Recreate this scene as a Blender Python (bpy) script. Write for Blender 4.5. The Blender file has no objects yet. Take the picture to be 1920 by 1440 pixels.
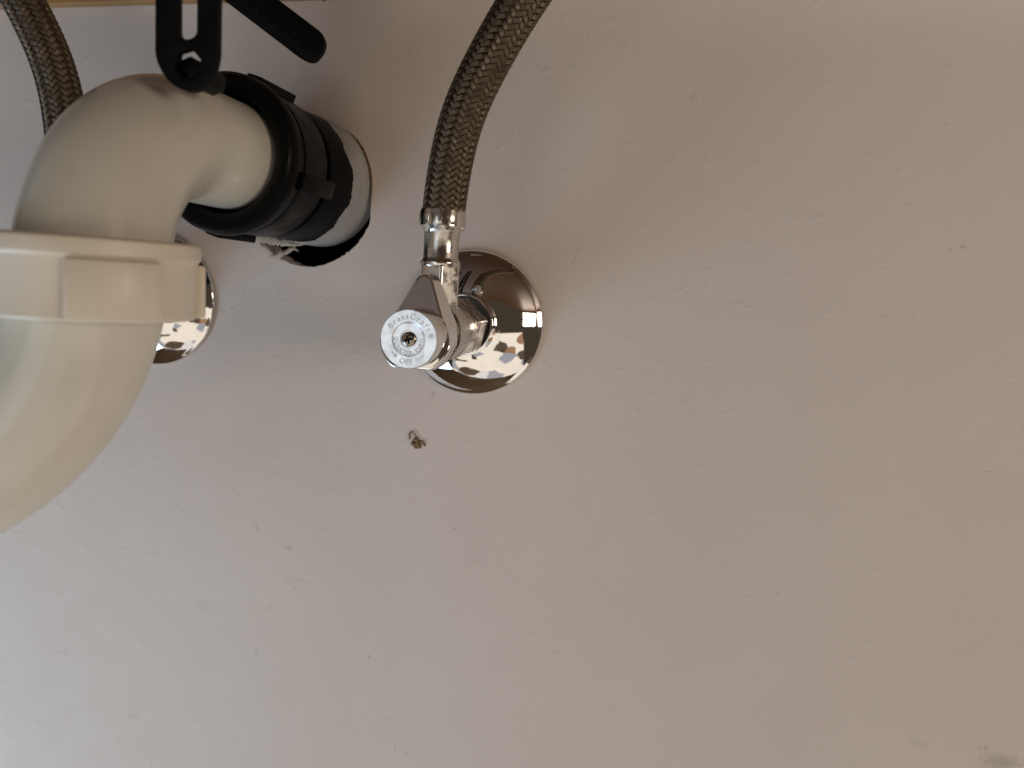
import bpy, bmesh, math, random
import numpy as np
from mathutils import Vector, Matrix

random.seed(7)
MM = 0.001
PI = math.pi
scene = bpy.context.scene
C = scene.collection

# ------------------------------------------------------------------ camera
# world: X right along the wall, Y into the wall (wall face at y=0), Z up, metres.
cam_d = bpy.data.cameras.new('camera')
cam_d.sensor_width = 36.0
cam_d.lens = 26.0
cam_d.clip_start = 0.01
cam_d.clip_end = 50
cam = bpy.data.objects.new('camera', cam_d)
C.objects.link(cam)
fwd = Vector((0.1947, 0.1226, 1.0)).normalized()          # wall normal seen from the camera (right, up, forward)
xax = Vector((5.09, -0.465, -1.0)); xax = (xax - fwd * xax.dot(fwd)).normalized()
zax = -xax.cross(fwd)
if zax.y < 0: zax = -zax
right = Vector((xax[0], fwd[0], zax[0]))
up = Vector((xax[1], fwd[1], zax[1]))
look = Vector((xax[2], fwd[2], zax[2]))
cm = Matrix.Identity(4)
for r in range(3):
    cm[r][0], cm[r][1], cm[r][2] = right[r], up[r], -look[r]
cm[0][3], cm[1][3], cm[2][3] = 0.0, -0.310, 0.0
cam.matrix_world = cm
cam_d.dof.use_dof = True
cam_d.dof.focus_distance = 0.272
cam_d.dof.aperture_fstop = 9.0
scene.camera = cam

# ------------------------------------------------------------------ light
world = bpy.data.worlds.new('World'); scene.world = world; world.use_nodes = True
bg = world.node_tree.nodes['Background']
bg.inputs['Color'].default_value = (1.0, 0.74, 0.52, 1); bg.inputs['Strength'].default_value = 0.055

def area(name, loc, aim, sx, sy, power, col, spread=180):
    d = bpy.data.lights.new(name, 'AREA'); d.shape = 'RECTANGLE'; d.size = sx; d.size_y = sy
    d.energy = power; d.color = col; d.spread = math.radians(spread)
    o = bpy.data.objects.new(name, d); C.objects.link(o)
    o.location = loc
    o.rotation_euler = (Vector(aim) - Vector(loc)).to_track_quat('-Z', 'Y').to_euler()
    return o
def panes(o, cols, rows, bar, tint, mortar):
    """glazing bars across a window light"""
    d = o.data; d.use_nodes = True; t = d.node_tree; em = t.nodes['Emission']
    g = t.nodes.new('ShaderNodeNewGeometry'); b = t.nodes.new('ShaderNodeTexBrick')
    b.offset = 0; b.squash = 1
    b.inputs['Color1'].default_value = (1, 1, 1, 1); b.inputs['Color2'].default_value = (*tint, 1); b.inputs['Mortar'].default_value = (*mortar, 1)
    b.inputs['Scale'].default_value = 1; b.inputs['Mortar Size'].default_value = bar; b.inputs['Mortar Smooth'].default_value = .2
    b.inputs['Brick Width'].default_value = 1 / cols; b.inputs['Row Height'].default_value = 1 / rows
    t.links.new(g.outputs['Parametric'], b.inputs['Vector']); t.links.new(b.outputs['Color'], em.inputs['Color'])
def patches(o, scale, stops):
    """uneven bright patches, as sunlit things on a floor give"""
    d = o.data; d.use_nodes = True; t = d.node_tree; em = t.nodes['Emission']
    g = t.nodes.new('ShaderNodeNewGeometry'); v = t.nodes.new('ShaderNodeTexVoronoi'); z = t.nodes.new('ShaderNodeTexNoise')
    z.inputs['Scale'].default_value = 4; w = t.nodes.new('ShaderNodeVectorMath'); w.operation = 'MULTIPLY_ADD'
    t.links.new(g.outputs['Parametric'], z.inputs['Vector']); t.links.new(z.outputs['Color'], w.inputs[0]); w.inputs[1].default_value = (.16, .16, 0)
    t.links.new(g.outputs['Parametric'], w.inputs[2]); t.links.new(w.outputs[0], v.inputs['Vector']); v.inputs['Scale'].default_value = scale
    r = t.nodes.new('ShaderNodeValToRGB'); r.color_ramp.interpolation = 'CONSTANT'
    el = r.color_ramp.elements; el[0].position, el[0].color = 0, (*stops[0][1], 1); el[1].position, el[1].color = stops[1][0], (*stops[1][1], 1)
    for p, c in stops[2:]: q = el.new(p); q.color = (*c, 1)
    sp = t.nodes.new('ShaderNodeSeparateColor'); t.links.new(v.outputs['Color'], sp.inputs[0]); t.links.new(sp.outputs[0], r.inputs['Fac'])
    t.links.new(r.outputs['Color'], em.inputs['Color'])
wl = area('window_light', (-0.62, -0.36, -0.48), (-0.36, 0, -0.30), 0.30, 0.46, 3.3, (0.60, 0.80, 1.0))
dl = area('door_light', (-0.46, -1.10, -0.13), (-0.08, 0, -0.02), 0.46, 0.60, 0.95, (0.84, 0.92, 1.0))
rl = area('room_light', (0.80, -0.46, 0.07), (0.26, 0, -0.08), 0.34, 0.24, 2.7, (1.0, 0.86, 0.72))
fl = area('floor_light', (0.18, -0.76, -0.68), (-0.03, 0, -0.06), 1.65, 1.15, 5.6, (1.0, 0.91, 0.81))
panes(wl, 2, 3, .025, (.85, .92, 1), (.03, .025, .02)); panes(rl, 2, 2, .03, (1, .9, .8), (.03, .025, .02))
patches(fl, 5.6, [(0, (1, .97, .92)), (.36, (.36, .41, .50)), (.46, (.95, .93, .88)), (.76, (.34, .20, .12)), (.80, (.80, .84, .92)), (.91, (.06, .05, .04))])

scene.view_settings.view_transform = 'Standard'
scene.view_settings.look = 'None'
scene.view_settings.exposure = 0.0
scene.view_settings.gamma = 1.0
scene.render.engine = 'CYCLES'
scene.cycles.use_denoising = True
scene.cycles.max_bounces = 8
scene.cycles.sample_clamp_indirect = 6.0

# ------------------------------------------------------------------ materials
def new_mat(name, col, rough=0.5, metal=0.0, **kw):
    m = bpy.data.materials.new(name); m.use_nodes = True
    b = m.node_tree.nodes['Principled BSDF']
    b.inputs['Base Color'].default_value = (*col, 1)
    b.inputs['Roughness'].default_value = rough
    b.inputs['Metallic'].default_value = metal
    for k, v in kw.items(): b.inputs[k.replace('_', ' ')].default_value = v
    return m

class N:
    """tiny node helper"""
    def __init__(s, m):
        s.t = m.node_tree; s.b = s.t.nodes['Principled BSDF']
    def add(s, typ, **props):
        n = s.t.nodes.new(typ)
        for k, v in props.items(): setattr(n, k, v)
        return n
    def link(s, a, b): s.t.links.new(a, b)
    def coord(s):
        return s.add('ShaderNodeTexCoord').outputs['Object']
    def noise(s, vec, scale, detail=4, rough=0.55):
        n = s.add('ShaderNodeTexNoise'); n.inputs['Scale'].default_value = scale
        n.inputs['Detail'].default_value = detail; n.inputs['Roughness'].default_value = rough
        s.link(vec, n.inputs['Vector']); return n.outputs['Fac']
    def scaled(s, vec, sc):
        n = s.add('ShaderNodeMapping'); n.inputs['Scale'].default_value = sc
        s.link(vec, n.inputs['Vector']); return n.outputs['Vector']
    def ramp(s, fac, p0, c0, p1, c1):
        n = s.add('ShaderNodeValToRGB'); e = n.color_ramp.elements
        e[0].position, e[0].color = p0, (*c0, 1); e[1].position, e[1].color = p1, (*c1, 1)
        s.link(fac, n.inputs['Fac']); return n.outputs['Color']
    def maprange(s, v, a, b, c, d):
        n = s.add('ShaderNodeMapRange'); n.interpolation_type = 'SMOOTHSTEP'
        for k, x in zip(('From Min', 'From Max', 'To Min', 'To Max'), (a, b, c, d)): n.inputs[k].default_value = x
        s.link(v, n.inputs['Value']); return n.outputs['Result']
    def math(s, op, a, b):
        n = s.add('ShaderNodeMath', operation=op)
        for i, x in enumerate((a, b)):
            if isinstance(x, (int, float)): n.inputs[i].default_value = x
            else: s.link(x, n.inputs[i])
        return n.outputs[0]
    def mix(s, fac, a, b):
        n = s.add('ShaderNodeMix', data_type='RGBA')
        if isinstance(fac, (int, float)): n.inputs['Factor'].default_value = fac
        else: s.link(fac, n.inputs['Factor'])
        for k, x in ((6, a), (7, b)):
            if isinstance(x, tuple): n.inputs[k].default_value = (*x, 1)
            else: s.link(x, n.inputs[k])
        return n.outputs[2]
    def bump(s, h, strength, dist, prev=None):
        n = s.add('ShaderNodeBump'); n.inputs['Strength'].default_value = strength; n.inputs['Distance'].default_value = dist
        s.link(h, n.inputs['Height'])
        if prev: s.link(prev, n.inputs['Normal'])
        return n.outputs['Normal']

def mat_wall():
    m = new_mat('wall_paint', (0.60, 0.56, 0.52), 0.5); n = N(m)
    co = n.coord()
    base = n.ramp(n.noise(co, 9, 5), 0.3, (0.615, 0.533, 0.475), 0.72, (0.65, 0.57, 0.512))
    # faint grey scuffs and specks with a place of their own: x, z, radius (mm), strength
    marks = [(-175.4, -120.9, 2.2, .30, .5, 1.4), (-159.1, -129.5, 2.2, .30, 1, 1), (-203, -164.4, 4.2, .22, 1.5, .8),
             (-153, -145, 3.4, .14, 1.8, .6), (-281, -202, 3.2, .2, 1.6, .5), (-242, -230, 3.6, .2, 1.8, .5),
             (-116.8, -177.3, 1.1, .7, .8, 1.2), (-79.1, -110.1, .9, .6, 1, 1), (-102.2, -221.6, 1.2, .55, .6, 1.3),
             (-96.4, -222.2, 1.1, .45, 1, 1), (-174.5, -183.5, 1.5, .3, 1, 1), (112.2, 24.9, 1.5, .36, 1.7, .6),
             (108, 23.4, 1.2, .28, 1.4, .7), (153.0, -178.0, 7.5, .5, 1.5, .7), (146, -173.2, 1.9, .55, 1, .8),
             (132.5, -60.1, .7, .5, 1, 1), (122, -176, 4.2, .2, 1.2, .8), (-92.2, -50.4, 1.4, .55, .8, 1.5),
             (-168, -160, 2.2, .16, 1, 1), (-128, -215, 1.2, .25, 1, 1), (60, -120, .6, .4, 1, 1), (-20, -150, .6, .35, 1, 1)]
    wob = n.noise(co, 560, 4, .65)
    wob2 = n.math('MULTIPLY', n.math('SUBTRACT', wob, 0.5), 0.011)
    total = None
    for x, z, r, k, ax, az in marks:
        q = n.add('ShaderNodeVectorMath', operation='MULTIPLY_ADD'); n.link(co, q.inputs[0])
        q.inputs[1].default_value = (1 / ax, 0, 1 / az); q.inputs[2].default_value = (-x * MM / ax, 0, -z * MM / az)
        q2 = n.add('ShaderNodeVectorMath', operation='LENGTH'); n.link(q.outputs[0], q2.inputs[0])
        mad = n.add('ShaderNodeMath', operation='MULTIPLY_ADD'); n.link(wob2, mad.inputs[0]); mad.inputs[1].default_value = min(1.0, r / 2.5)
        n.link(q2.outputs['Value'], mad.inputs[2]); d = mad.outputs[0]
        v = n.maprange(d, 0.15 * r * MM, r * MM, k * .75, 0.0)
        total = v if total is None else n.math('MAXIMUM', total, v)
    n.link(n.mix(total, base, (0.22, 0.19, 0.16)), n.b.inputs['Base Color'])
    # roller stipple, brush drags and shallow waves
    peel = n.noise(n.scaled(co, (1, 1, .8)), 330, 2, .5)
    drag = n.noise(n.scaled(co, (900, 300, 60)), 1.0, 3, .6)
    wave = n.noise(co, 38, 2, .5)
    lump = n.maprange(n.noise(co, 165, 2, .45), .57, .76, 0, 1)
    nb = n.bump(wave, .05, .0008)
    nb = n.bump(lump, .46, .00032, nb)
    nb = n.bump(drag, .16, .00012, nb)
    nb = n.bump(peel, .46, .00019, nb)
    n.link(nb, n.b.inputs['Normal'])
    n.link(n.maprange(n.noise(co, 60, 3), .3, .7, .70, .82), n.b.inputs['Roughness'])
    return m

def mat_chrome(name, rough=.045, col=(.80, .79, .78)):
    m = new_mat(name, col, rough, 1.0); n = N(m); co = n.coord()
    spots = n.maprange(n.noise(co, 520, 2, .5), .66, .72, 0, .14 if rough < .1 else .03)
    n.link(n.math('ADD', n.maprange(n.noise(co, 220, 4, .6), .35, .75, rough * .7, rough * 2.2), spots), n.b.inputs['Roughness'])
    n.link(n.bump(n.noise(co, 160, 2), .06, .0004), n.b.inputs['Normal'])
    return m

def mat_satin():
    m = new_mat('satin_metal', (.80, .81, .82), .30, 1.0); n = N(m); co = n.coord()
    n.link(n.ramp(n.noise(co, 260, 4, .6), .32, (.60, .60, .60), .62, (.86, .87, .88)), n.b.inputs['Base Color'])
    n.link(n.bump(n.noise(co, 900, 3), .12, .0001), n.b.inputs['Normal'])
    return m

def mat_plastic(name, c0, c1, rough, bump=.1, sss=0.0, scale=60, specks=()):
    m = new_mat(name, c0, rough); n = N(m); co = n.coord()
    col = n.ramp(n.noise(co, scale, 4), .3, c0, .7, c1)
    for (x, y, z), r in specks:
        d = n.add('ShaderNodeVectorMath', operation='DISTANCE'); n.link(co, d.inputs[0]); d.inputs[1].default_value = (x * MM, y * MM, z * MM)
        v = n.maprange(d.outputs['Value'], .3 * r * MM, r * MM, .75, 0)
        col = n.mix(v, col, (.12, .09, .06))
    n.link(col, n.b.inputs['Base Color'])
    n.link(n.maprange(n.noise(co, 130, 3), .3, .7, rough * .8, rough * 1.25), n.b.inputs['Roughness'])
    n.link(n.bump(n.noise(co, 700, 3), bump, .0002), n.b.inputs['Normal'])
    if sss:
        n.b.inputs['Subsurface Weight'].default_value = sss
        n.b.inputs['Subsurface Radius'].default_value = (1.0, .8, .5)
        n.b.inputs['Subsurface Scale'].default_value = .004
    return m

def mat_wood(name, a, b, rough=.5):
    m = new_mat(name, a, rough); n = N(m); co = n.coord()
    g = n.noise(n.scaled(co, (14, 90, 260)), 1.0, 6, .6)
    n.link(n.ramp(g, .3, a, .72, b), n.b.inputs['Base Color'])
    n.link(n.bump(g, .3, .0006), n.b.inputs['Normal'])
    return m

M = {
    'wall': mat_wall(),
    'chrome': mat_chrome('chrome', .03, (.88, .875, .87)),
    'nickel': mat_chrome('brushed_nickel', .2, (.64, .61, .57)),
    'satin': mat_satin(),
    'letter': new_mat('letter_metal', (.56, .57, .59), .34, 1.0),
    'screw': mat_chrome('screw_steel', .2, (.36, .32, .27)),
    'pvc': mat_plastic('white_pvc', (.655, .635, .555), (.695, .675, .595), .2, .012, 0, specks=[((-162, -106, 53), .9)]),
    'pvc_nut': mat_plastic('cream_nut_plastic', (.71, .645, .535), (.765, .70, .59), .42, .25, 0),
    'abs': mat_plastic('black_plastic', (.003, .003, .003), (.005, .005, .005), .36, .3),
    'strap': mat_plastic('black_strap_plastic', (.0016, .0016, .0018), (.0026, .0026, .003), .5, .3),
    'paint': mat_plastic('overspray_paint', (.46, .44, .41), (.30, .30, .31), .55, .5, 0, 40),
    'paper': mat_plastic('torn_gypsum_paper', (.50, .44, .37), (.36, .29, .22), .9, .9, 0, 300),
    'rust': mat_plastic('dried_brown_glue', (.20, .10, .022), (.07, .032, .008), .35, .6, 0, 500),
    'recess_shade': new_mat('screw_recess_shade', (.03, .024, .018), .7),  # near-black colour paints in the shade inside the screw's cross recess
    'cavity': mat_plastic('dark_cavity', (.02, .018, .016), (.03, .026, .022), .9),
    'wood': mat_wood('raw_wood', (.36, .19, .065), (.45, .255, .10)),
    'floorwood': mat_wood('floor_boards', (.30, .20, .12), (.42, .30, .19), .35),
    'darkwood': mat_wood('stained_wood', (.075, .029, .009), (.12, .050, .016), .5),
    'braid': mat_chrome('dull_steel_braid', .42, (.17, .134, .096)),
    'core': mat_plastic('hose_core', (.012, .010, .009), (.02, .018, .015), .7),
}

for k_ in ('strap', 'abs'): M[k_].node_tree.nodes['Principled BSDF'].inputs['Specular IOR Level'].default_value = .14 if k_ == 'strap' else .09

# ------------------------------------------------------------------ mesh helpers (all input in mm; h = distance off the wall, y = -h)
def mk(name, verts, faces, mat, parent=None, sharp=35, smooth=True):
    me = bpy.data.meshes.new(name)
    v = np.asarray(verts, dtype=float) * MM
    me.from_pydata(v.tolist(), [], faces if isinstance(faces, list) else faces.tolist())
    bm = bmesh.new(); bm.from_mesh(me); bmesh.ops.recalc_face_normals(bm, faces=bm.faces); bm.to_mesh(me); bm.free()
    return fin(name, me, mat, parent, sharp, smooth)

def fin(name, me, mat, parent=None, sharp=35, smooth=True):
    me.materials.append(M[mat])
    if smooth:
        me.shade_smooth(); me.set_sharp_from_angle(angle=math.radians(sharp))
    o = bpy.data.objects.new(name, me); C.objects.link(o)
    if parent: o.parent = parent
    return o

def bm_obj(name, bm, mat, parent=None, sharp=35, smooth=True):
    bmesh.ops.recalc_face_normals(bm, faces=bm.faces)
    bmesh.ops.scale(bm, vec=(MM, MM, MM), verts=bm.verts)
    me = bpy.data.meshes.new(name); bm.to_mesh(me); bm.free()
    return fin(name, me, mat, parent, sharp, smooth)

def thing(name, label, cat, group=None):
    o = bpy.data.objects.new(name, None); C.objects.link(o); tag(o, label, cat, group); return o
def tag(o, label, cat, group=None):
    o['label'] = label; o['category'] = cat
    if group: o['group'] = group
    return o
def struct(o, label=None):
    o['kind'] = 'structure'
    if label: o['label'] = label
    return o

def lathe(profile, origin, axis, nseg=64, closed=False, rfun=None):
    """profile: (radius, distance along axis); rings around axis"""
    a = Vector(axis).normalized()
    e1 = a.cross(Vector((0, 0, 1)))
    if e1.length < .1: e1 = Vector((1, 0, 0))
    e1.normalize(); e2 = a.cross(e1)
    V, F = [], []
    o = Vector(origin)
    for (r, d) in profile:
        for k in range(nseg):
            t = 2 * PI * k / nseg
            rr = r if rfun is None else rfun(r, d, t)
            V.append(o + a * d + e1 * (rr * math.cos(t)) + e2 * (rr * math.sin(t)))
    n = len(profile)
    for i in range(n - 1 + (1 if closed else 0)):
        j = (i + 1) % n
        for k in range(nseg):
            l = (k + 1) % nseg
            F.append((i * nseg + k, i * nseg + l, j * nseg + l, j * nseg + k))
    if not closed:
        F.append(tuple(range(nseg))); F.append(tuple((n - 1) * nseg + k for k in range(nseg)))
    return [tuple(v) for v in V], F

def prism(outline, a, b, axis='y', bevel=0.0, segs=2, holes=()):
    """outline of (u,v); axis y: (u,-h,v) from h=a to h=b; axis z: (u, v, z)"""
    bm = bmesh.new()
    def P(u, v, d): return (u, -d, v) if axis == 'y' else (u, v, d)
    def loop(pts, d):
        vs = [bm.verts.new(P(u, v, d)) for u, v in pts]
        es = [bm.edges.new((vs[i], vs[(i + 1) % len(vs)])) for i in range(len(vs))]
        return vs, es
    if holes:
        es = loop(outline, a)[1]
        for h in holes: es += loop(h, a)[1]
        r = bmesh.ops.triangle_fill(bm, edges=es, use_beauty=True, use_dissolve=False)
        faces = [g for g in r['geom'] if isinstance(g, bmesh.types.BMFace)]
    else:
        vs, es = loop(outline, a); faces = [bm.faces.new(vs)]
    ex = bmesh.ops.extrude_face_region(bm, geom=faces, use_keep_orig=True)
    vv = [g for g in ex['geom'] if isinstance(g, bmesh.types.BMVert)]
    bmesh.ops.translate(bm, vec=Vector(P(0, 0, b)) - Vector(P(0, 0, a)), verts=vv)
    bmesh.ops.recalc_face_normals(bm, faces=bm.faces)
    if bevel:
        eds = [e for e in bm.edges if len(e.link_faces) == 2 and e.calc_face_angle(0) > math.radians(40)]
        bmesh.ops.bevel(bm, geom=eds, offset=bevel, segments=segs, affect='EDGES', profile=.5, clamp_overlap=True)
    return bm

def frames(path):
    P = np.asarray(path, float)
    T = np.gradient(P, axis=0); T /= np.linalg.norm(T, axis=1)[:, None]
    u = np.cross(T[0], [0.31, 0.77, 0.55]); u /= np.linalg.norm(u)
    U = [u]
    for i in range(1, len(P)):
        u = U[-1] - T[i] * (U[-1] @ T[i]); U.append(u / np.linalg.norm(u))
    U = np.array(U); W = np.cross(T, U)
    return P, T, U, W

def spline(pts, step=1.0):
    """Catmull-Rom through pts, resampled evenly"""
    p = np.asarray(pts, float)
    p = np.vstack([2 * p[0] - p[1], p, 2 * p[-1] - p[-2]])
    out = []
    for i in range(1, len(p) - 2):
        for t in np.linspace(0, 1, 40, endpoint=False):
            a, b, c, d = p[i - 1], p[i], p[i + 1], p[i + 2]
            out.append(.5 * (2 * b + (c - a) * t + (2 * a - 5 * b + 4 * c - d) * t * t + (3 * b - a - 3 * c + d) * t ** 3))
    out.append(p[-2]); out = np.array(out)
    return resample(out, step)

def resample(out, step):
    s = np.concatenate([[0], np.cumsum(np.linalg.norm(np.diff(out, axis=0), axis=1))])
    q = np.linspace(0, s[-1], max(3, int(s[-1] / step)))
    return np.stack([np.interp(q, s, out[:, k]) for k in range(3)], 1)

def relax(p, n):
    p = resample(np.array(p), 1.0)
    for _ in range(n): p[1:-1] = (p[:-2] + 2 * p[1:-1] + p[2:]) / 4
    return p

def tube(path, r, nseg=48, bump=None):
    P, T, U, W = frames(path)
    V, F = [], []
    for i in range(len(P)):
        for k in range(nseg):
            t = 2 * PI * k / nseg
            rr = (r if np.isscalar(r) else r[i]) + (bump(t) if bump else 0)
            V.append(P[i] + rr * (math.cos(t) * U[i] + math.sin(t) * W[i]))
    for i in range(len(P) - 1):
        for k in range(nseg):
            l = (k + 1) % nseg
            F.append((i * nseg + k, i * nseg + l, (i + 1) * nseg + l, (i + 1) * nseg + k))
    F.append(tuple(range(nseg))); F.append(tuple((len(P) - 1) * nseg + k for k in range(nseg)))
    return np.array(V), F

def arc3(c, a, b, r, t0, t1, n):
    c, a, b = map(lambda q: np.array(q, float), (c, a, b))
    return [c + r * (math.cos(t) * a + math.sin(t) * b) for t in np.linspace(t0, t1, n)]

# ------------------------------------------------------------------ the setting: wall with its hole, cavity, rails, cabinet top
rim = [(-144.7, 64.3), (-139.2, 63.1), (-133.0, 59.7), (-127.9, 54.3), (-124.4, 46.6), (-122.9, 38.9), (-123.3, 29.8), (-124.9, 21.8),
       (-129.5, 13.6), (-136.0, 7.9), (-142.2, 4.3), (-149.7, 2.0), (-157.3, 1.8), (-163.8, 3.5), (-169.1, 6.1), (-173.0, 9.6), (-176.2, 12.8),
       (-180.5, 20), (-182.2, 30), (-181.5, 41), (-177, 52), (-169, 60), (-158, 64.6), (-151, 65.2)]
rim = [((-152 + (x + 152) * .962, 38 + (z - 38) * .962) if x > -152 and z > 26 else (x, z)) for x, z in rim]
rr3 = spline([(x, 0, z) for x, z in rim + rim[:1]], .9)[:-1]
hole = []
for i, p in enumerate(rr3):
    j = .28 if p[2] < 22 else .10
    hole.append((p[0] + random.uniform(-j, j), p[2] + random.uniform(-j, j)))
outer = [(-900, -1380), (900, -1380), (900, 260), (-900, 260)]
wall = bm_obj('wall', prism(outer, 0, -12.5, 'y', 0, 1, [hole]), 'wall', None, 30)
struct(wall, 'off-white painted back wall with a round hole for the drain')
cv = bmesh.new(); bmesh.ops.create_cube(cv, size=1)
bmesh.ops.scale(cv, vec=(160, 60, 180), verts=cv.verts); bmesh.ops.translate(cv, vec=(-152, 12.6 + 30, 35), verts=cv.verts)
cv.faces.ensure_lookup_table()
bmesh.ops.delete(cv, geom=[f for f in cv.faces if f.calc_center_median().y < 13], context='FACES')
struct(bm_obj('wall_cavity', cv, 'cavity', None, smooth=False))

# torn paper shreds in the hole, lower left
def shred(pts, h0, seed):
    rnd = random.Random(seed); V, F = [], []
    P = spline([(x, -h, z) for x, h, z, w in pts], .45)
    ws = np.interp(np.linspace(0, 1, len(P)), np.linspace(0, 1, len(pts)), [q[3] for q in pts])
    for i, p in enumerate(P):
        w = ws[i] * rnd.uniform(.55, 1.25); w2 = ws[i] * rnd.uniform(.55, 1.25)
        lift = rnd.uniform(-.25, .25)
        V += [(p[0], p[1] + .35, p[2] - w), (p[0] + .1, p[1] + lift - .35, p[2]), (p[0], p[1] + .35, p[2] + w2), (p[0], p[1] + .75, p[2])]
    for i in range(len(P) - 1):
        for k in range(4):
            l = (k + 1) % 4
            F.append((4 * i + k, 4 * i + l, 4 * i + 4 + l, 4 * i + 4 + k))
    return V, F
for pts, sd in (([(-179, .5, 13.5, 1.2), (-172, 1.6, 12.4, 1.7), (-165, 2.0, 11.6, 1.6), (-158, 1.6, 11.2, 1.1), (-154, 1.0, 12.2, .6)], 3),
                ([(-171.5, .3, 5.6, .9), (-167, .8, 6.0, 1.4), (-162.5, .9, 7.8, 1.1), (-159, .7, 10.0, .6)], 5),
                ([(-176, .4, 10.5, 1.1), (-172.5, .9, 8.6, 1.3), (-169.5, .6, 6.2, 1.0)], 9),
                ([(-163, .8, 8.4, .7), (-160, 1.4, 9.2, .9), (-157.4, 1.0, 8.6, .5)], 12)):
    v, f = shred(pts, 0, sd); mk('torn_paper', v, f, 'paper', wall, 60)

# brown paper fibre along the cut edge, upper right
edge = [p for p in rr3 if p[0] > -150 and p[2] > 30]
edge.sort(key=lambda p: math.atan2(p[2] - 38, p[0] + 152))
ep = np.array([(p[0] - .35 * math.copysign(1, p[0] + 152), -.12, p[2] - .2) for p in edge])
v, f = tube(ep, np.array([.12 + .5 * math.sin(PI * i / (len(ep) - 1)) * (.75 + .25 * math.sin(i * 1.7)) for i in range(len(ep))]), 8)
mk('paper_edge', v, f, 'rust', wall)
def plank(name, x0, x1, z0a, z0b, z1, h0, h1, mat, bevel):
    bm = prism([(x0, z0a), (x1, z0b), (x1, z1), (x0, z1)], h0, h1, 'y', bevel, 3)
    return bm_obj(name, bm, mat, None, 40)
tag(plank('wooden_rail', -900, -112, 98.5, 114.5, 175, .15, 5.0, 'wood', .5), 'raw tan wooden rail along the top of the wall at left', 'rail')
tag(plank('painted_batten', -111, 900, 116.6, 114.0, 175, .15, 16, 'wall', 1.5), 'painted batten along the top edge of the wall at right', 'batten')
top = prism([(-900, -.5), (900, -.5), (900, -560), (-900, -560)], 225, 245, 'z', 1.5, 2)
struct(bm_obj('cabinet_top', top, 'darkwood', None, 40))

fb = prism([(-1600, -.5), (1600, -.5), (1600, -2200), (-1600, -2200)], -1405, -1380.3, 'z', 0)
struct(bm_obj('floor', fb, 'floorwood', None, 40))

# brown marks on the wall
def blob():
    bm = bmesh.new()
    bmesh.ops.create_icosphere(bm, subdivisions=3, radius=1)
    for v in bm.verts:
        k = 1 + .28 * math.sin(5 * v.co.x + 2 * v.co.z) + .2 * math.sin(7 * v.co.z + 3)
        v.co = Vector((v.co.x * 2.2 * k - .5 * v.co.z, -max(-.1, -v.co.y) * 1.1 * k, v.co.z * 2.6 * k))
    bmesh.ops.translate(bm, vec=(-98.4, .1, -72.8), verts=bm.verts)
    return bm
g = thing('glue_drip', 'small dried brown glue blob with a curled thread on the wall below the valve', 'blemish')
bm_obj('blob', blob(), 'rust', g, 60)
th = spline([(-101.9, -.3, -71.5), (-101.9, -.6, -68.6), (-100.6, -.8, -67.8), (-99.2, -.8, -69.2), (-98.4, -.5, -71.6)], .25)
v, f = tube(th, .28, 10); mk('thread', v, f, 'rust', g)
th = spline([(-97.6, -.3, -72.2), (-96.2, -.6, -71.6), (-95.2, -.6, -72.6), (-94.7, -.2, -73.8)], .25)
v, f = tube(th, .38, 10); mk('thread', v, f, 'rust', g)
v, f = lathe([(.05, 0), (.5, .5), (.75, 1.6), (.7, 3), (.45, 5)], (-146.2, -5.6, 111.2), (0, 0, 1), 16)
tag(mk('drip', v, f, 'rust'), 'tiny dark drip hanging from the wooden rail edge', 'blemish')

# ------------------------------------------------------------------ black drain coupling in the wall
AX = (-152.6, 38.6)                                   # where the drain axis meets the wall (x, z)
def axis_pt(h): return (AX[0] - .048 * h, -h, AX[1] + .012 * h)
DIR = Vector((-.048, -1, .012)).normalized()
dr = thing('drain_coupling', 'black plastic drain coupling with slip nut coming out of the wall hole', 'pipe coupling')
v, f = lathe([(21.5, -40), (27.2, -40), (27.2, 0), (26.0, 30), (25.6, 31), (23.6, 31.2), (23.6, 37), (21.5, 37)], axis_pt(0), DIR, 96, True)
mk('hub', v, f, 'abs', dr)
nut_prof = [(20.9, 62.5), (22.5, 64.2), (25.0, 65), (27.0, 64.6), (28.3, 63), (28.6, 60.5), (28.3, 58.6), (27.2, 57.8), (27.0, 57.2), (27.0, 54.2), (26.3, 53.8), (26.3, 53.0), (27.0, 52.6), (26.9, 36.6), (26.4, 35.6), (24.2, 35.4),
            (24.2, 50), (20.9, 50)]
v, f = lathe(nut_prof, axis_pt(0), DIR, 96, True)
nut = mk('slip_nut', v, f, 'abs', dr)
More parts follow.
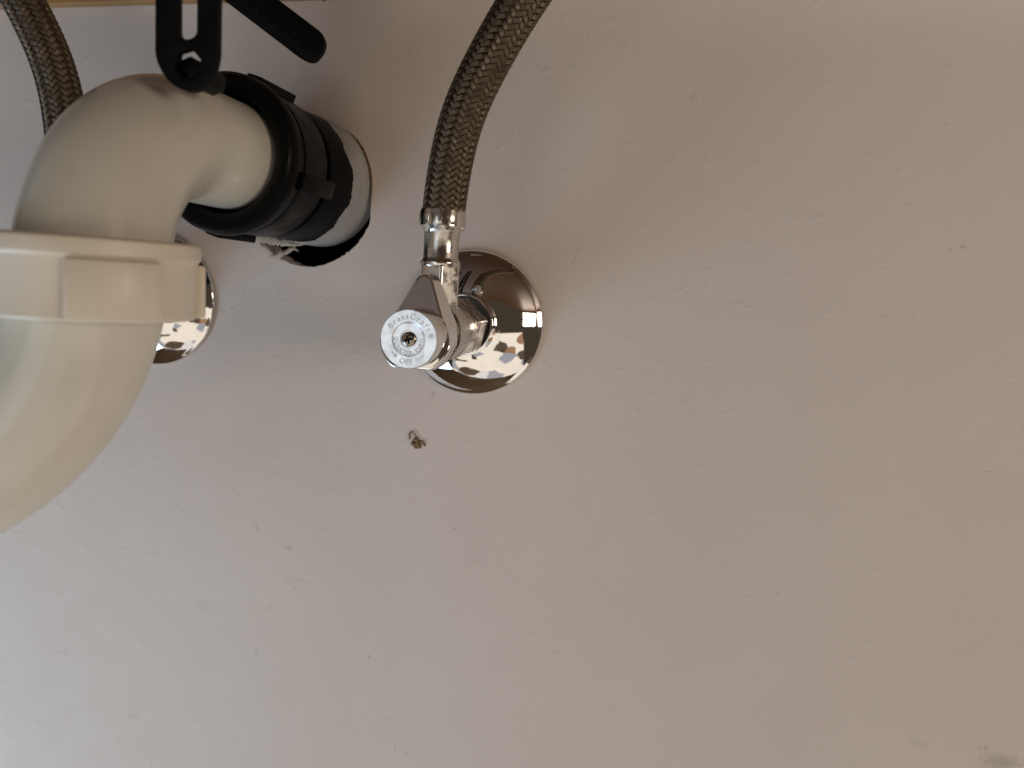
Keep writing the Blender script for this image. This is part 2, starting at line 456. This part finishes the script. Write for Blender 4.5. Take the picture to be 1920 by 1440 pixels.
def radial_block(origin, axis, ang0, ang1, r0, r1, d0, d1, name, mat, parent, bevel=.5, n=6):
    a = Vector(axis).normalized(); e1 = a.cross(Vector((0, 0, 1)))
    if e1.length < .1: e1 = Vector((1, 0, 0))
    e1.normalize(); e2 = a.cross(e1); o = Vector(origin)
    bm = bmesh.new(); L = []
    for d in (d0, d1):
        ring = []
        for r in (r0, r1):
            for k in range(n + 1):
                t = math.radians(ang0 + (ang1 - ang0) * k / n)
                ring.append(bm.verts.new(o + a * d + (e1 * math.cos(t) + e2 * math.sin(t)) * r))
        L.append(ring)
    m = n + 1
    for k in range(n):
        bm.faces.new((L[0][k], L[0][k + 1], L[1][k + 1], L[1][k]))
        bm.faces.new((L[0][m + k], L[1][m + k], L[1][m + k + 1], L[0][m + k + 1]))
        for q in (0, 1): bm.faces.new((L[q][k], L[q][m + k], L[q][m + k + 1], L[q][k + 1]))
    for k in (0, n): bm.faces.new((L[0][k], L[1][k], L[1][m + k], L[0][m + k]))
    bmesh.ops.recalc_face_normals(bm, faces=bm.faces)
    if bevel:
        ed = [e for e in bm.edges if e.calc_face_angle(0) > math.radians(40)]
        bmesh.ops.bevel(bm, geom=ed, offset=bevel, segments=2, affect='EDGES', profile=.5)
    return bm_obj(name, bm, mat, parent, 40)
# angle convention: e1 = axis x Z = -X side ... measured so that 0 = image left, 90 = down/up (checked by render)
for a0 in (74, 164, 254, 344):
    radial_block(axis_pt(0), DIR, a0 - 6.5, a0 + 6.5, 26.2, 29.9, 33.5, 57.0, 'lug', 'abs', nut, .5)
# white overspray on the hub next to the wall, with a ragged front edge
V, F = [], []
e1 = DIR.cross(Vector((0, 0, 1))).normalized(); e2 = DIR.cross(e1); ns = 220
rnd = random.Random(4)
for k in range(ns):
    t = 2 * PI * k / ns
    ed = 13.5 + 2.2 * math.sin(t * 2 + .6) + 1.3 * math.sin(t * 5 + 2) + .7 * math.sin(t * 13) + rnd.uniform(-.45, .45)
    dvec = e1 * math.cos(t) + e2 * math.sin(t)
    for d, r in ((-10, 26.0), (0, 26.08), (ed - .6, 26.1), (ed, 25.98)):
        V.append(Vector(axis_pt(0)) + DIR * d + dvec * (r + .02 + 1.2 * (1 - max(0, d) / 30)))
for k in range(ns):
    l = (k + 1) % ns
    for q in (0, 1, 2): F.append((4 * k + q, 4 * l + q, 4 * l + q + 1, 4 * k + q + 1))
pc = mk('paint_coat', [tuple(p) for p in V], F, 'paint', dr)
pc['label'] = 'white wall paint ragged along the pipe'

# ------------------------------------------------------------------ white P-trap
tr = thing('drain_trap', 'white plastic P-trap with cream slip nut curving out of the black coupling', 'drain trap')
R1 = 47.0; hv = 131.0; xv = -151.8; TR = 19.1
s0 = np.array(axis_pt(44)); s1 = np.array(axis_pt(hv - R1))
c1 = s1 + np.array([0, 0, -R1])
dirv = np.array([(xv - s1[0]) / R1, -1, 0.0])
path = list(np.linspace(s0, s1, 24, endpoint=False)) + [c1 + R1 * (math.sin(t) * dirv + math.cos(t) * np.array([0, 0, 1])) for t in np.linspace(0, PI / 2, 34)]
path += [np.array([xv, -hv, z]) for z in np.linspace(path[-1][2] - 1.5, -14, 10)]
def seam(t): return .22 * math.exp(-((t - 3.9) / .03) ** 2) + .22 * math.exp(-((t - 3.9 + PI) / .03) ** 2)
v, f = tube(relax(path, 40), TR, 120, seam); mk('trap_arm', v, f, 'pvc', tr, 50)
# cream slip nut round the vertical leg
nz = (xv, -hv, 0)
v, f = lathe([(20.6, 4.6), (23, 5.2), (26.9, 4.9), (27.6, 4.3), (27.8, 3.2), (27.7, .6), (27.1, .1), (26.8, -.6), (26.6, -15.2), (26, -16.0), (23, -16.2), (20.6, -16)], nz, (0, 0, 1), 96, True)
nt = mk('slip_nut', v, f, 'pvc_nut', tr)
for a0 in (51, 141, 231, 321):
    radial_block(nz, (0, 0, 1), a0 - 23, a0 + 23, 26.0, 28.9, -15.6, -.5, 'lug', 'pvc_nut', nt, .9, 14)
# U-bend below
R2 = 75.0; zb = 0.0
path = [np.array([xv, -hv, z]) for z in np.linspace(3, zb, 3, endpoint=False)]
path += [np.array([xv - R2 + R2 * math.cos(t), -hv - 20.0 * (1 - math.cos(t)), zb - R2 * math.sin(t)]) for t in np.linspace(0, PI, 64)]
path += [np.array([xv - 2 * R2, -hv - 40, z]) for z in np.linspace(zb + 1.5, 222, 60)]
v, f = tube(relax(path, 10), 19.5, 120, seam); mk('u_bend', v, f, 'pvc', tr, 50)

# ------------------------------------------------------------------ shutoff valves
def hexagon(cx, cy, af, rot=0):
    rc = af / math.sqrt(3)
    return [(cx + rc * math.cos(rot + k * PI / 3), cy + rc * math.sin(rot + k * PI / 3)) for k in range(6)]

def glyph_mesh(ch, size):
    cu = bpy.data.curves.new('g', 'FONT'); cu.body = ch; cu.size = size; cu.align_x = 'CENTER'
    cu.extrude = .00; cu.resolution_u = 3
    cu.offset = 0.0
    ob = bpy.data.objects.new('g', cu); C.objects.link(ob)
    bpy.context.view_layer.update()
    dg = bpy.context.evaluated_depsgraph_get()
    me = bpy.data.meshes.new_from_object(ob.evaluated_get(dg))
    V = [tuple(q.co) for q in me.vertices]; F = [tuple(p.vertices) for p in me.polygons]
    w = (max(q[0] for q in V) - min(q[0] for q in V)) if V else size * .3
    bpy.data.objects.remove(ob); bpy.data.curves.remove(cu); bpy.data.meshes.remove(me)
    return V, F, w

def arc_text(text, size, radius, a_start, a_end, inward, hz, cx, cz, depth=.16, squash=1.0):
    """letters along an arc, raised from the plate at height hz"""
    bm = bmesh.new()
    ws = []; G = []
    for ch in text:
        s = size * (1.0 if not ch.islower() else 1.0)
        V, F, w = glyph_mesh(ch, s); G.append((V, F)); ws.append(w + size * .14)
    tot = sum(ws); pos = 0
    for (V, F), w in zip(G, ws):
        t = math.radians(a_start + (a_end - a_start) * ((pos + w / 2) / tot)); pos += w
        vs = []
        for (x, y, _) in V:
            x *= squash
            if inward:      # letters with their heads to the centre, read along the bottom
                rad = radius - y; ang = t
                px = math.cos(t) * rad - math.sin(t) * x; pz = math.sin(t) * rad + math.cos(t) * x
            else:
                rad = radius + y
                px = math.cos(t) * rad + math.sin(t) * x; pz = math.sin(t) * rad - math.cos(t) * x
            vs.append(bm.verts.new((cx + px, -hz, cz + pz)))
        for fc in F:
            try: bm.faces.new([vs[i] for i in fc])
            except ValueError: pass
    ex = bmesh.ops.extrude_face_region(bm, geom=bm.faces[:], use_keep_orig=True)
    bmesh.ops.translate(bm, vec=(0, -depth, 0), verts=[q for q in ex['geom'] if isinstance(q, bmesh.types.BMVert)])
    return bm

OUTH = 51.5
def build_valve(label, group):
    X, Z = -76.6, -18.6
    root = thing('shutoff_valve', label, 'valve', group)
    # bell escutcheon: rolled rim, domed face, neck
    prof = [(27.5, .2), (30.3, .15), (30.9, .7), (30.9, 1.5), (30.3, 2.1), (29.6, 2.5)]
    for k in range(1, 22):
        t = k / 21
        r = 29.6 - (29.6 - 13.0) * t
        ang = math.radians(43) ; Rc = 16.6 / (math.sin(ang) - math.sin(math.radians(14)))
        sa_ = math.sin(ang) - (29.6 - r) / Rc
        prof.append((r, 2.5 + Rc * (math.sqrt(1 - sa_ * sa_) - math.cos(ang))))
    prof += [(12.7, 13.6), (12.6, 16.6), (12.2, 16.9), (11.6, 16.8), (11.2, 15.5), (11.2, 3)]
    v, f = lathe(prof, (X + .4, 0, Z + 1.0), (0, -1, 0), 128, True)
    mk('escutcheon', v, f, 'chrome', root, 50)
    v, f = lathe([(7.9, -6), (7.9, 34)], (X, 0, Z), (0, -1, 0), 40); mk('supply_stub', v, f, 'nickel', root)
    hx_ = bm_obj('compression_nut', prism(hexagon(X, Z, 21.5, .30), 20.5, 33.0, 'y', .8, 3), 'nickel', root, 80)
    hx_.modifiers.new('normals', 'WEIGHTED_NORMAL')
    v, f = lathe([(8, 31), (10.3, 31.2), (10.8, 32), (10.8, 34.5), (11.2, 35), (11.4, 36), (11.4, 57), (11.0, 58.2), (8.6, 57.5), (7.2, 59), (7.2, 63)],
                 (X, 0, Z), (0, -1, 0), 64)
    mk('body', v, f, 'nickel', root)
    hx = 52.0 - 9.5
    # outlet: hex neck rising from the body
    hx_ = bm_obj('outlet', prism(hexagon(X, -OUTH, 13.4, PI / 6 + .34), -12, 5.2, 'z', .7, 3), 'nickel', root, 80)
    hx_.modifiers.new('normals', 'WEIGHTED_NORMAL')
    v, f = lathe([(5.6, -14), (6.4, -14), (6.4, -11.5)], (X, -OUTH, 0), (0, 0, 1), 32); mk('outlet_neck', v, f, 'nickel', root)
    # handle: teardrop lever, sloped front, round boss with lettered face plate
    hc = (X - 1.3, Z - 1.4); tc = (X - 2.1, -4.6)
    bc = (hc[0] - 1.5, hc[1] + .2); rb, rt = 13.0, 6.0
    dvec = Vector((tc[0] - bc[0], tc[1] - bc[1])); L = dvec.length; ba = math.atan2(dvec.y, dvec.x)
    off = math.acos((rb - rt) / L)
    out = []
    for k in range(29):
        t = ba + off + (2 * PI - 2 * off) * k / 28
        out.append((bc[0] + rb * math.cos(t), bc[1] + max(-11.2 + .08 * abs(math.cos(t)), rb * math.sin(t))))
    for k in range(17):
        t = ba - off + 2 * off * k / 16
        out.append((tc[0] + rt * math.cos(t), tc[1] + rt * math.sin(t)))
    bm = prism(out, 58.5, 71.0, 'y', 0)
    bm.verts.ensure_lookup_table()
    for q in bm.verts:
        if q.co.y < -65:
            fl_ = max(0.0, min(1.0, (q.co.z - hc[1] + 2) / 12)); ax_ = bc[0] + (tc[0] - bc[0]) * fl_
            q.co.x = ax_ + (q.co.x - ax_) * (1 - .30 * fl_)
            q.co.y += .25 * (q.co.z - (hc[1] - 11.2))      # front face falls back towards the lever tip
    eds = [e for e in bm.edges if len(e.link_faces) == 2 and e.calc_face_angle(0) > math.radians(50)]
    bmesh.ops.bevel(bm, geom=eds, offset=.9, segments=3, affect='EDGES', profile=.5)
    hd = bm_obj('handle', bm, 'chrome', root, 80)
    hd.modifiers.new('normals', 'WEIGHTED_NORMAL')
    v, f = lathe([(9.9, 66), (9.9, 77.2), (9.75, 78.2), (9.4, 78.8)], (hc[0], 0, hc[1]), (0, -1, 0), 72)
    mk('boss', v, f, 'chrome', hd)
    H = 79.25
    v, f = lathe([(9.55, 78.3), (9.7, 78.9), (9.5, H), (5.75, H), (5.55, H - .1), (5.4, H), (5.3, H), (5.15, H - .1), (4.9, H - .1), (2.9, H - .15), (2.6, H - .7), (2.5, 76.5)], (hc[0], 0, hc[1]), (0, -1, 0), 96, True)
    mk('face_plate', v, f, 'satin', hd, 20)
    bm_obj('raised_lettering', arc_text('BrassCraft', 2.75, 6.55, 156, 22, False, H - .03, *hc, depth=.26), 'letter', hd, 30)
    bm_obj('raised_lettering', arc_text('\u00ae', 1.5, 7.2, 15, 9, False, H - .03, *hc, depth=.22), 'letter', hd, 30)
    bm_obj('raised_lettering', arc_text('QUARTER-TURN', 1.75, 5.05, 172, 366, True, H - .12, *hc, depth=.28), 'letter', hd, 30)
    bm_obj('raised_lettering', arc_text('OFF', 2.7, 8.4, 247, 285, True, H - .03, *hc, depth=.26), 'letter', hd, 30)
    # arrow shaft and head left of OFF, bar right of it
    def bar(pts, w):
        P = [Vector((hc[0] + x, 0, hc[1] + z)) for x, z in pts]
        bm = bmesh.new(); L1, L2 = [], []
        for i, p in enumerate(P):
            d = (P[min(i + 1, len(P) - 1)] - P[max(i - 1, 0)]).normalized(); nrm = Vector((-d.z, 0, d.x)) * w / 2
            L1.append(p + nrm); L2.append(p - nrm)
        vs = [bm.verts.new((q.x, -(H - .03), q.z)) for q in L1 + L2[::-1]]
        bm.faces.new(vs)
        ex = bmesh.ops.extrude_face_region(bm, geom=bm.faces[:], use_keep_orig=True)
        bmesh.ops.translate(bm, vec=(0, -.26, 0), verts=[q for q in ex['geom'] if isinstance(q, bmesh.types.BMVert)])
        return bm
    pol = lambda r, a: (r * math.cos(math.radians(a)), r * math.sin(math.radians(a)))
    bm_obj('arrow_mark', bar([pol(7.2, a) for a in range(218, 238, 3)], .34), 'letter', hd)
    bm_obj('arrow_mark', bar([pol(6.5, 231), pol(7.2, 237.5)], .34), 'letter', hd)
    bm_obj('arrow_mark', bar([pol(7.9, 230), pol(7.2, 237.5)], .34), 'letter', hd)
    bm_obj('bar_mark', bar([pol(7.3, a) for a in range(297, 317, 3)], .5), 'letter', hd)
    # domed cross-head screw
    V, F, cut = [], [], []; nr, na = 22, 64; rs = 2.45
    for i in range(nr + 1):
        r = rs * i / nr
        for k in range(na):
            t = 2 * PI * k / na + .3; x, z = r * math.cos(t), r * math.sin(t)
            c, s = math.cos(.35), math.sin(.35); xr, zr = x * c + z * s, -x * s + z * c
            hgt = 1.15 * math.sqrt(max(0, 1 - (r / rs) ** 2 * .9))
            arm = lambda a, b: max(0, min(1, (.5 - abs(a)) / .45)) * max(0, min(1, (1.55 - abs(b)) / .5))
            cut.append(max(arm(xr, zr), arm(zr, xr))); hgt -= 1.2 * cut[-1]
            V.append((hc[0] + x, -(H - .2 + hgt), hc[1] + z))
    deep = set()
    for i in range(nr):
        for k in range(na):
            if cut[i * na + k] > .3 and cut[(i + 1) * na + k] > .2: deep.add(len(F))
            l = (k + 1) % na; F.append((i * na + k, i * na + l, (i + 1) * na + l, (i + 1) * na + k))
    sc_ = mk('screw', V, F, 'screw', hd, 60); sc_.data.materials.append(M['recess_shade'])
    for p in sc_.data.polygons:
        if p.index in deep: p.material_index = 1  # deep recess faces take the painted shade
    return root

def copy_tree(o, parent=None, offset=None):
    c = o.copy(); C.objects.link(c)
    if parent: c.parent = parent
    if offset is not None: c.location = Vector(c.location) + Vector(offset)
    for ch in [q for q in bpy.data.objects if q.parent == o]: copy_tree(ch, c)
    return c
valve = build_valve('chrome quarter-turn shutoff valve with lettered round face under the right hose', 'shutoff valves on the wall')
valve2 = copy_tree(valve, None, (-.1525, 0, .0002))
valve2['label'] = 'chrome shutoff valve half hidden behind the white trap, its domed wall plate showing'

# ------------------------------------------------------------------ braided supply hoses
def braid(path, R0, name, parent, N=16, alpha=40.0):
    P, T, U, W = frames(path)
    s = np.concatenate([[0], np.cumsum(np.linalg.norm(np.diff(P, axis=0), axis=1))])
    k = 1.0 / (R0 * math.tan(math.radians(alpha)))        # rad per mm
    ds = (2 * PI / k) / (2 * N) / 4.0
    ss = np.arange(0, s[-1], ds)
    I = lambda A: np.stack([np.interp(ss, s, A[:, q]) for q in range(3)], 1)
    p, t, u, w = I(P), I(T), I(U), I(W)
    wd = 2 * PI * R0 / N * math.sin(math.radians(alpha)) * .5 * .88
    prof = []
    for q in range(3):                                     # three wires side by side in each carrier
        c = -1 + (2 * q + 1) / 3
        prof += [((c - .33), -.10), (c - .17, .10), (c, .15), (c + .17, .10)]
    prof.append((1, -.10))
    allV, allF, base = [], [], 0
    m = len(prof)
    for sign in (1, -1):
        for i in range(N):
            th = 2 * PI * i / N + sign * k * ss
            other = N * (th + sign * k * ss) / (2 * PI)
            ph = np.sin(2 * PI * (i + other + .5) / 4) * sign
            r = R0 + .42 * np.clip(1.4 * ph, -1, 1)
            rad = u * np.cos(th)[:, None] + w * np.sin(th)[:, None]
            tan = -u * np.sin(th)[:, None] + w * np.cos(th)[:, None]
            ca, sa = math.cos(math.radians(alpha)), math.sin(math.radians(alpha))
            wdir = tan * (-sign * sa) + t * ca             # across the ribbon
            ctr = p + rad * r[:, None]
            rows = [ctr + wdir * (a * wd) + rad * (b - .04 * a * a) for a, b in prof]
            V = np.stack(rows, 1).reshape(-1, 3)
            n = len(ss)
            a = (np.arange(n - 1)[:, None] * m + np.arange(m - 1)[None, :]).ravel() + base
            allF.append(np.stack([a, a + 1, a + m + 1, a + m], 1)); allV.append(V); base += len(V)
    V = np.vstack(allV) * MM; F = np.vstack(allF).astype(np.int32)
    me = bpy.data.meshes.new(name)
    me.vertices.add(len(V)); me.vertices.foreach_set('co', V.astype(np.float32).ravel())
    me.loops.add(F.size); me.loops.foreach_set('vertex_index', F.ravel())
    me.polygons.add(len(F)); me.polygons.foreach_set('loop_start', np.arange(0, F.size, 4, dtype=np.int32))
    me.update(calc_edges=True); me.validate()
    me.materials.append(M['braid']); me.shade_smooth()
    o = bpy.data.objects.new(name, me); C.objects.link(o); o.parent = parent
    o['kind'] = 'stuff'
    cv_, cf = tube(np.array(path)[::2], R0 - .35, 24)
    mk('rubber_core', cv_, cf, 'core', parent)
    return o

def build_hose(label, pts, fx, fz, fh):
    root = thing('supply_hose', label, 'hose', 'braided supply hoses')
    braid(relax(spline(pts, .8), 160), 7.1, 'braid', root)
    o = (fx, -fh, fz)
    v, f = lathe([(6.2, 0), (7.0, .0), (7.3, .5), (7.3, 1.6), (6.6, 2.5), (6.3, 3.2), (6.3, 11.8), (6.9, 12.9), (7.6, 13.6), (8.1, 14.2), (8.1, 19.2), (7.95, 19.8), (7.6, 19.9), (7.4, 19), (6.2, 12)],
                 o, (0.004, 0, 1), 64, True)
    fr = mk('crimp_ferrule', v, f, 'nickel', root)
    for a in (205, 240, 275, 310):
        radial_block(o, (0.004, 0, 1), a - 9, a + 9, 7.6, 8.25, 14.6, 18.8, 'crimp_mark', 'nickel', fr, .25, 4)
    return root
OH = OUTH; OX = -76.6
build_hose('dark braided supply hose rising to the right from the valve in full view',
           [(OX, -OH, 18.5), (OX + .1, -OH - .6, 24), (-74.4, -OH - 1.5, 40), (-70.8, -OH - 3.0, 56.6), (-62.3, -OH - 5, 73.5), (-50.2, -OH - 7, 93.6), (-33, -OH - 9, 116), (-8, -OH - 11, 145), (22, -OH - 12, 178), (45, -OH - 12, 215)],
           OX, 4.4, OH)
LX = -228.7
build_hose('dark braided supply hose at the far left, passing behind the white trap',
           [(LX, -OH, 18.5), (LX, -OH, 26), (LX - .2, -OH, 44), (-230.8, -OH - .6, 61.2), (-236.2, -OH - 1, 77.5), (-248.5, -OH - 2, 99), (-264, -OH - 3, 122), (-284, -OH - 4, 150), (-304, -OH - 5, 182), (-318, -OH - 5, 215)],
           LX, 4.6, OH)

# ------------------------------------------------------------------ black straps of the drain linkage
def rounded(pts, r, n=6):
    out = []
    m = len(pts)
    for i in range(m):
        p = Vector(pts[i]); a = (Vector(pts[i - 1]) - p); b = (Vector(pts[(i + 1) % m]) - p)
        rr = r[i] if isinstance(r, (list, tuple)) else r
        rr = min(rr, a.length * .48, b.length * .48)
        p0 = p + a.normalized() * rr; p2 = p + b.normalized() * rr
        for k in range(n + 1):
            t = k / n; q = p0 * (1 - t) ** 2 + p * (2 * t * (1 - t)) + p2 * t * t
            out.append((q.x, q.y))
    return out
st = thing('linkage_strap', 'black slotted plastic strap hanging upright in front of the white trap bend', 'strap')
so = rounded([(-140.4, 175), (-140.9, 55.2), (-138.2, 50.6), (-134.6, 47.6), (-130.2, 46.4), (-126.2, 47.6), (-123.6, 50.8), (-122.2, 55.6), (-121.8, 175)], [2, 3, 2, 3, 3, 3, 2, 3, 2])
def slot(x, z0, z1, w): 
    return [(x + w * math.cos(t), z1 + 2.2 * math.sin(t)) for t in np.linspace(0, PI, 9)] + [(x + w * math.cos(t), z0 + 2.2 * math.sin(t)) for t in np.linspace(PI, 2 * PI, 9)]
hexh = hexagon(-131.0, 53.9, 7.2, .25)
hs = [slot(-131.2, 62.4, 72.2, 3.0)] + [slot(-130.6, z, z + 9, 2.4) for z in (82, 98, 114, 130, 146, 162)] + [hexh]
bm_obj('strap', prism(so, 117, 119.4, 'y', .45, 2, hs), 'strap', st, 40)
bm_obj('hex_bolt', prism(hexagon(-132.3, 52.8, 6.6, .35), 104, 117.2, 'y', .3, 2), 'strap', st, 30)

s2 = thing('adjuster_strap', 'black plastic strap slanting down from the top edge above the drain coupling', 'strap')
dx = Vector((29.0, -19.0)).normalized(); nx = Vector((-dx.y, dx.x))
def L2(a, b): 
    q = Vector((-122.2, 76.0)) + dx * a + nx * b; return (q.x, q.y)
so = rounded([L2(-110, -6.0), L2(-2.4, -6.0), L2(1.8, -4.6), L2(2.6, 0), L2(1.6, 3.4), L2(-2, 5.4), L2(-110, 5.4)], [1, 3, 3, 3, 3, 3, 1])
def circ(a, b, r): 
    c = L2(a, b); return [(c[0] + r * math.cos(t), c[1] + r * math.sin(t)) for t in np.linspace(0, 2 * PI, 16, endpoint=False)]
b_o = bm_obj('strap', prism(so, 58, 60.6, 'y', .5, 2), 'strap', s2, 40)
for a in (-4.6, -9.4, -14.2, -19, -23.8, -28.6):
    c = L2(a, -.8)
    v, f = lathe([(1.15, 60.4), (1.25, 61.0), (1.75, 61.05), (1.9, 60.5)], (c[0], 0, c[1]), (0, -1, 0), 24, True)
    mk('eyelet', v, f, 'strap', s2)
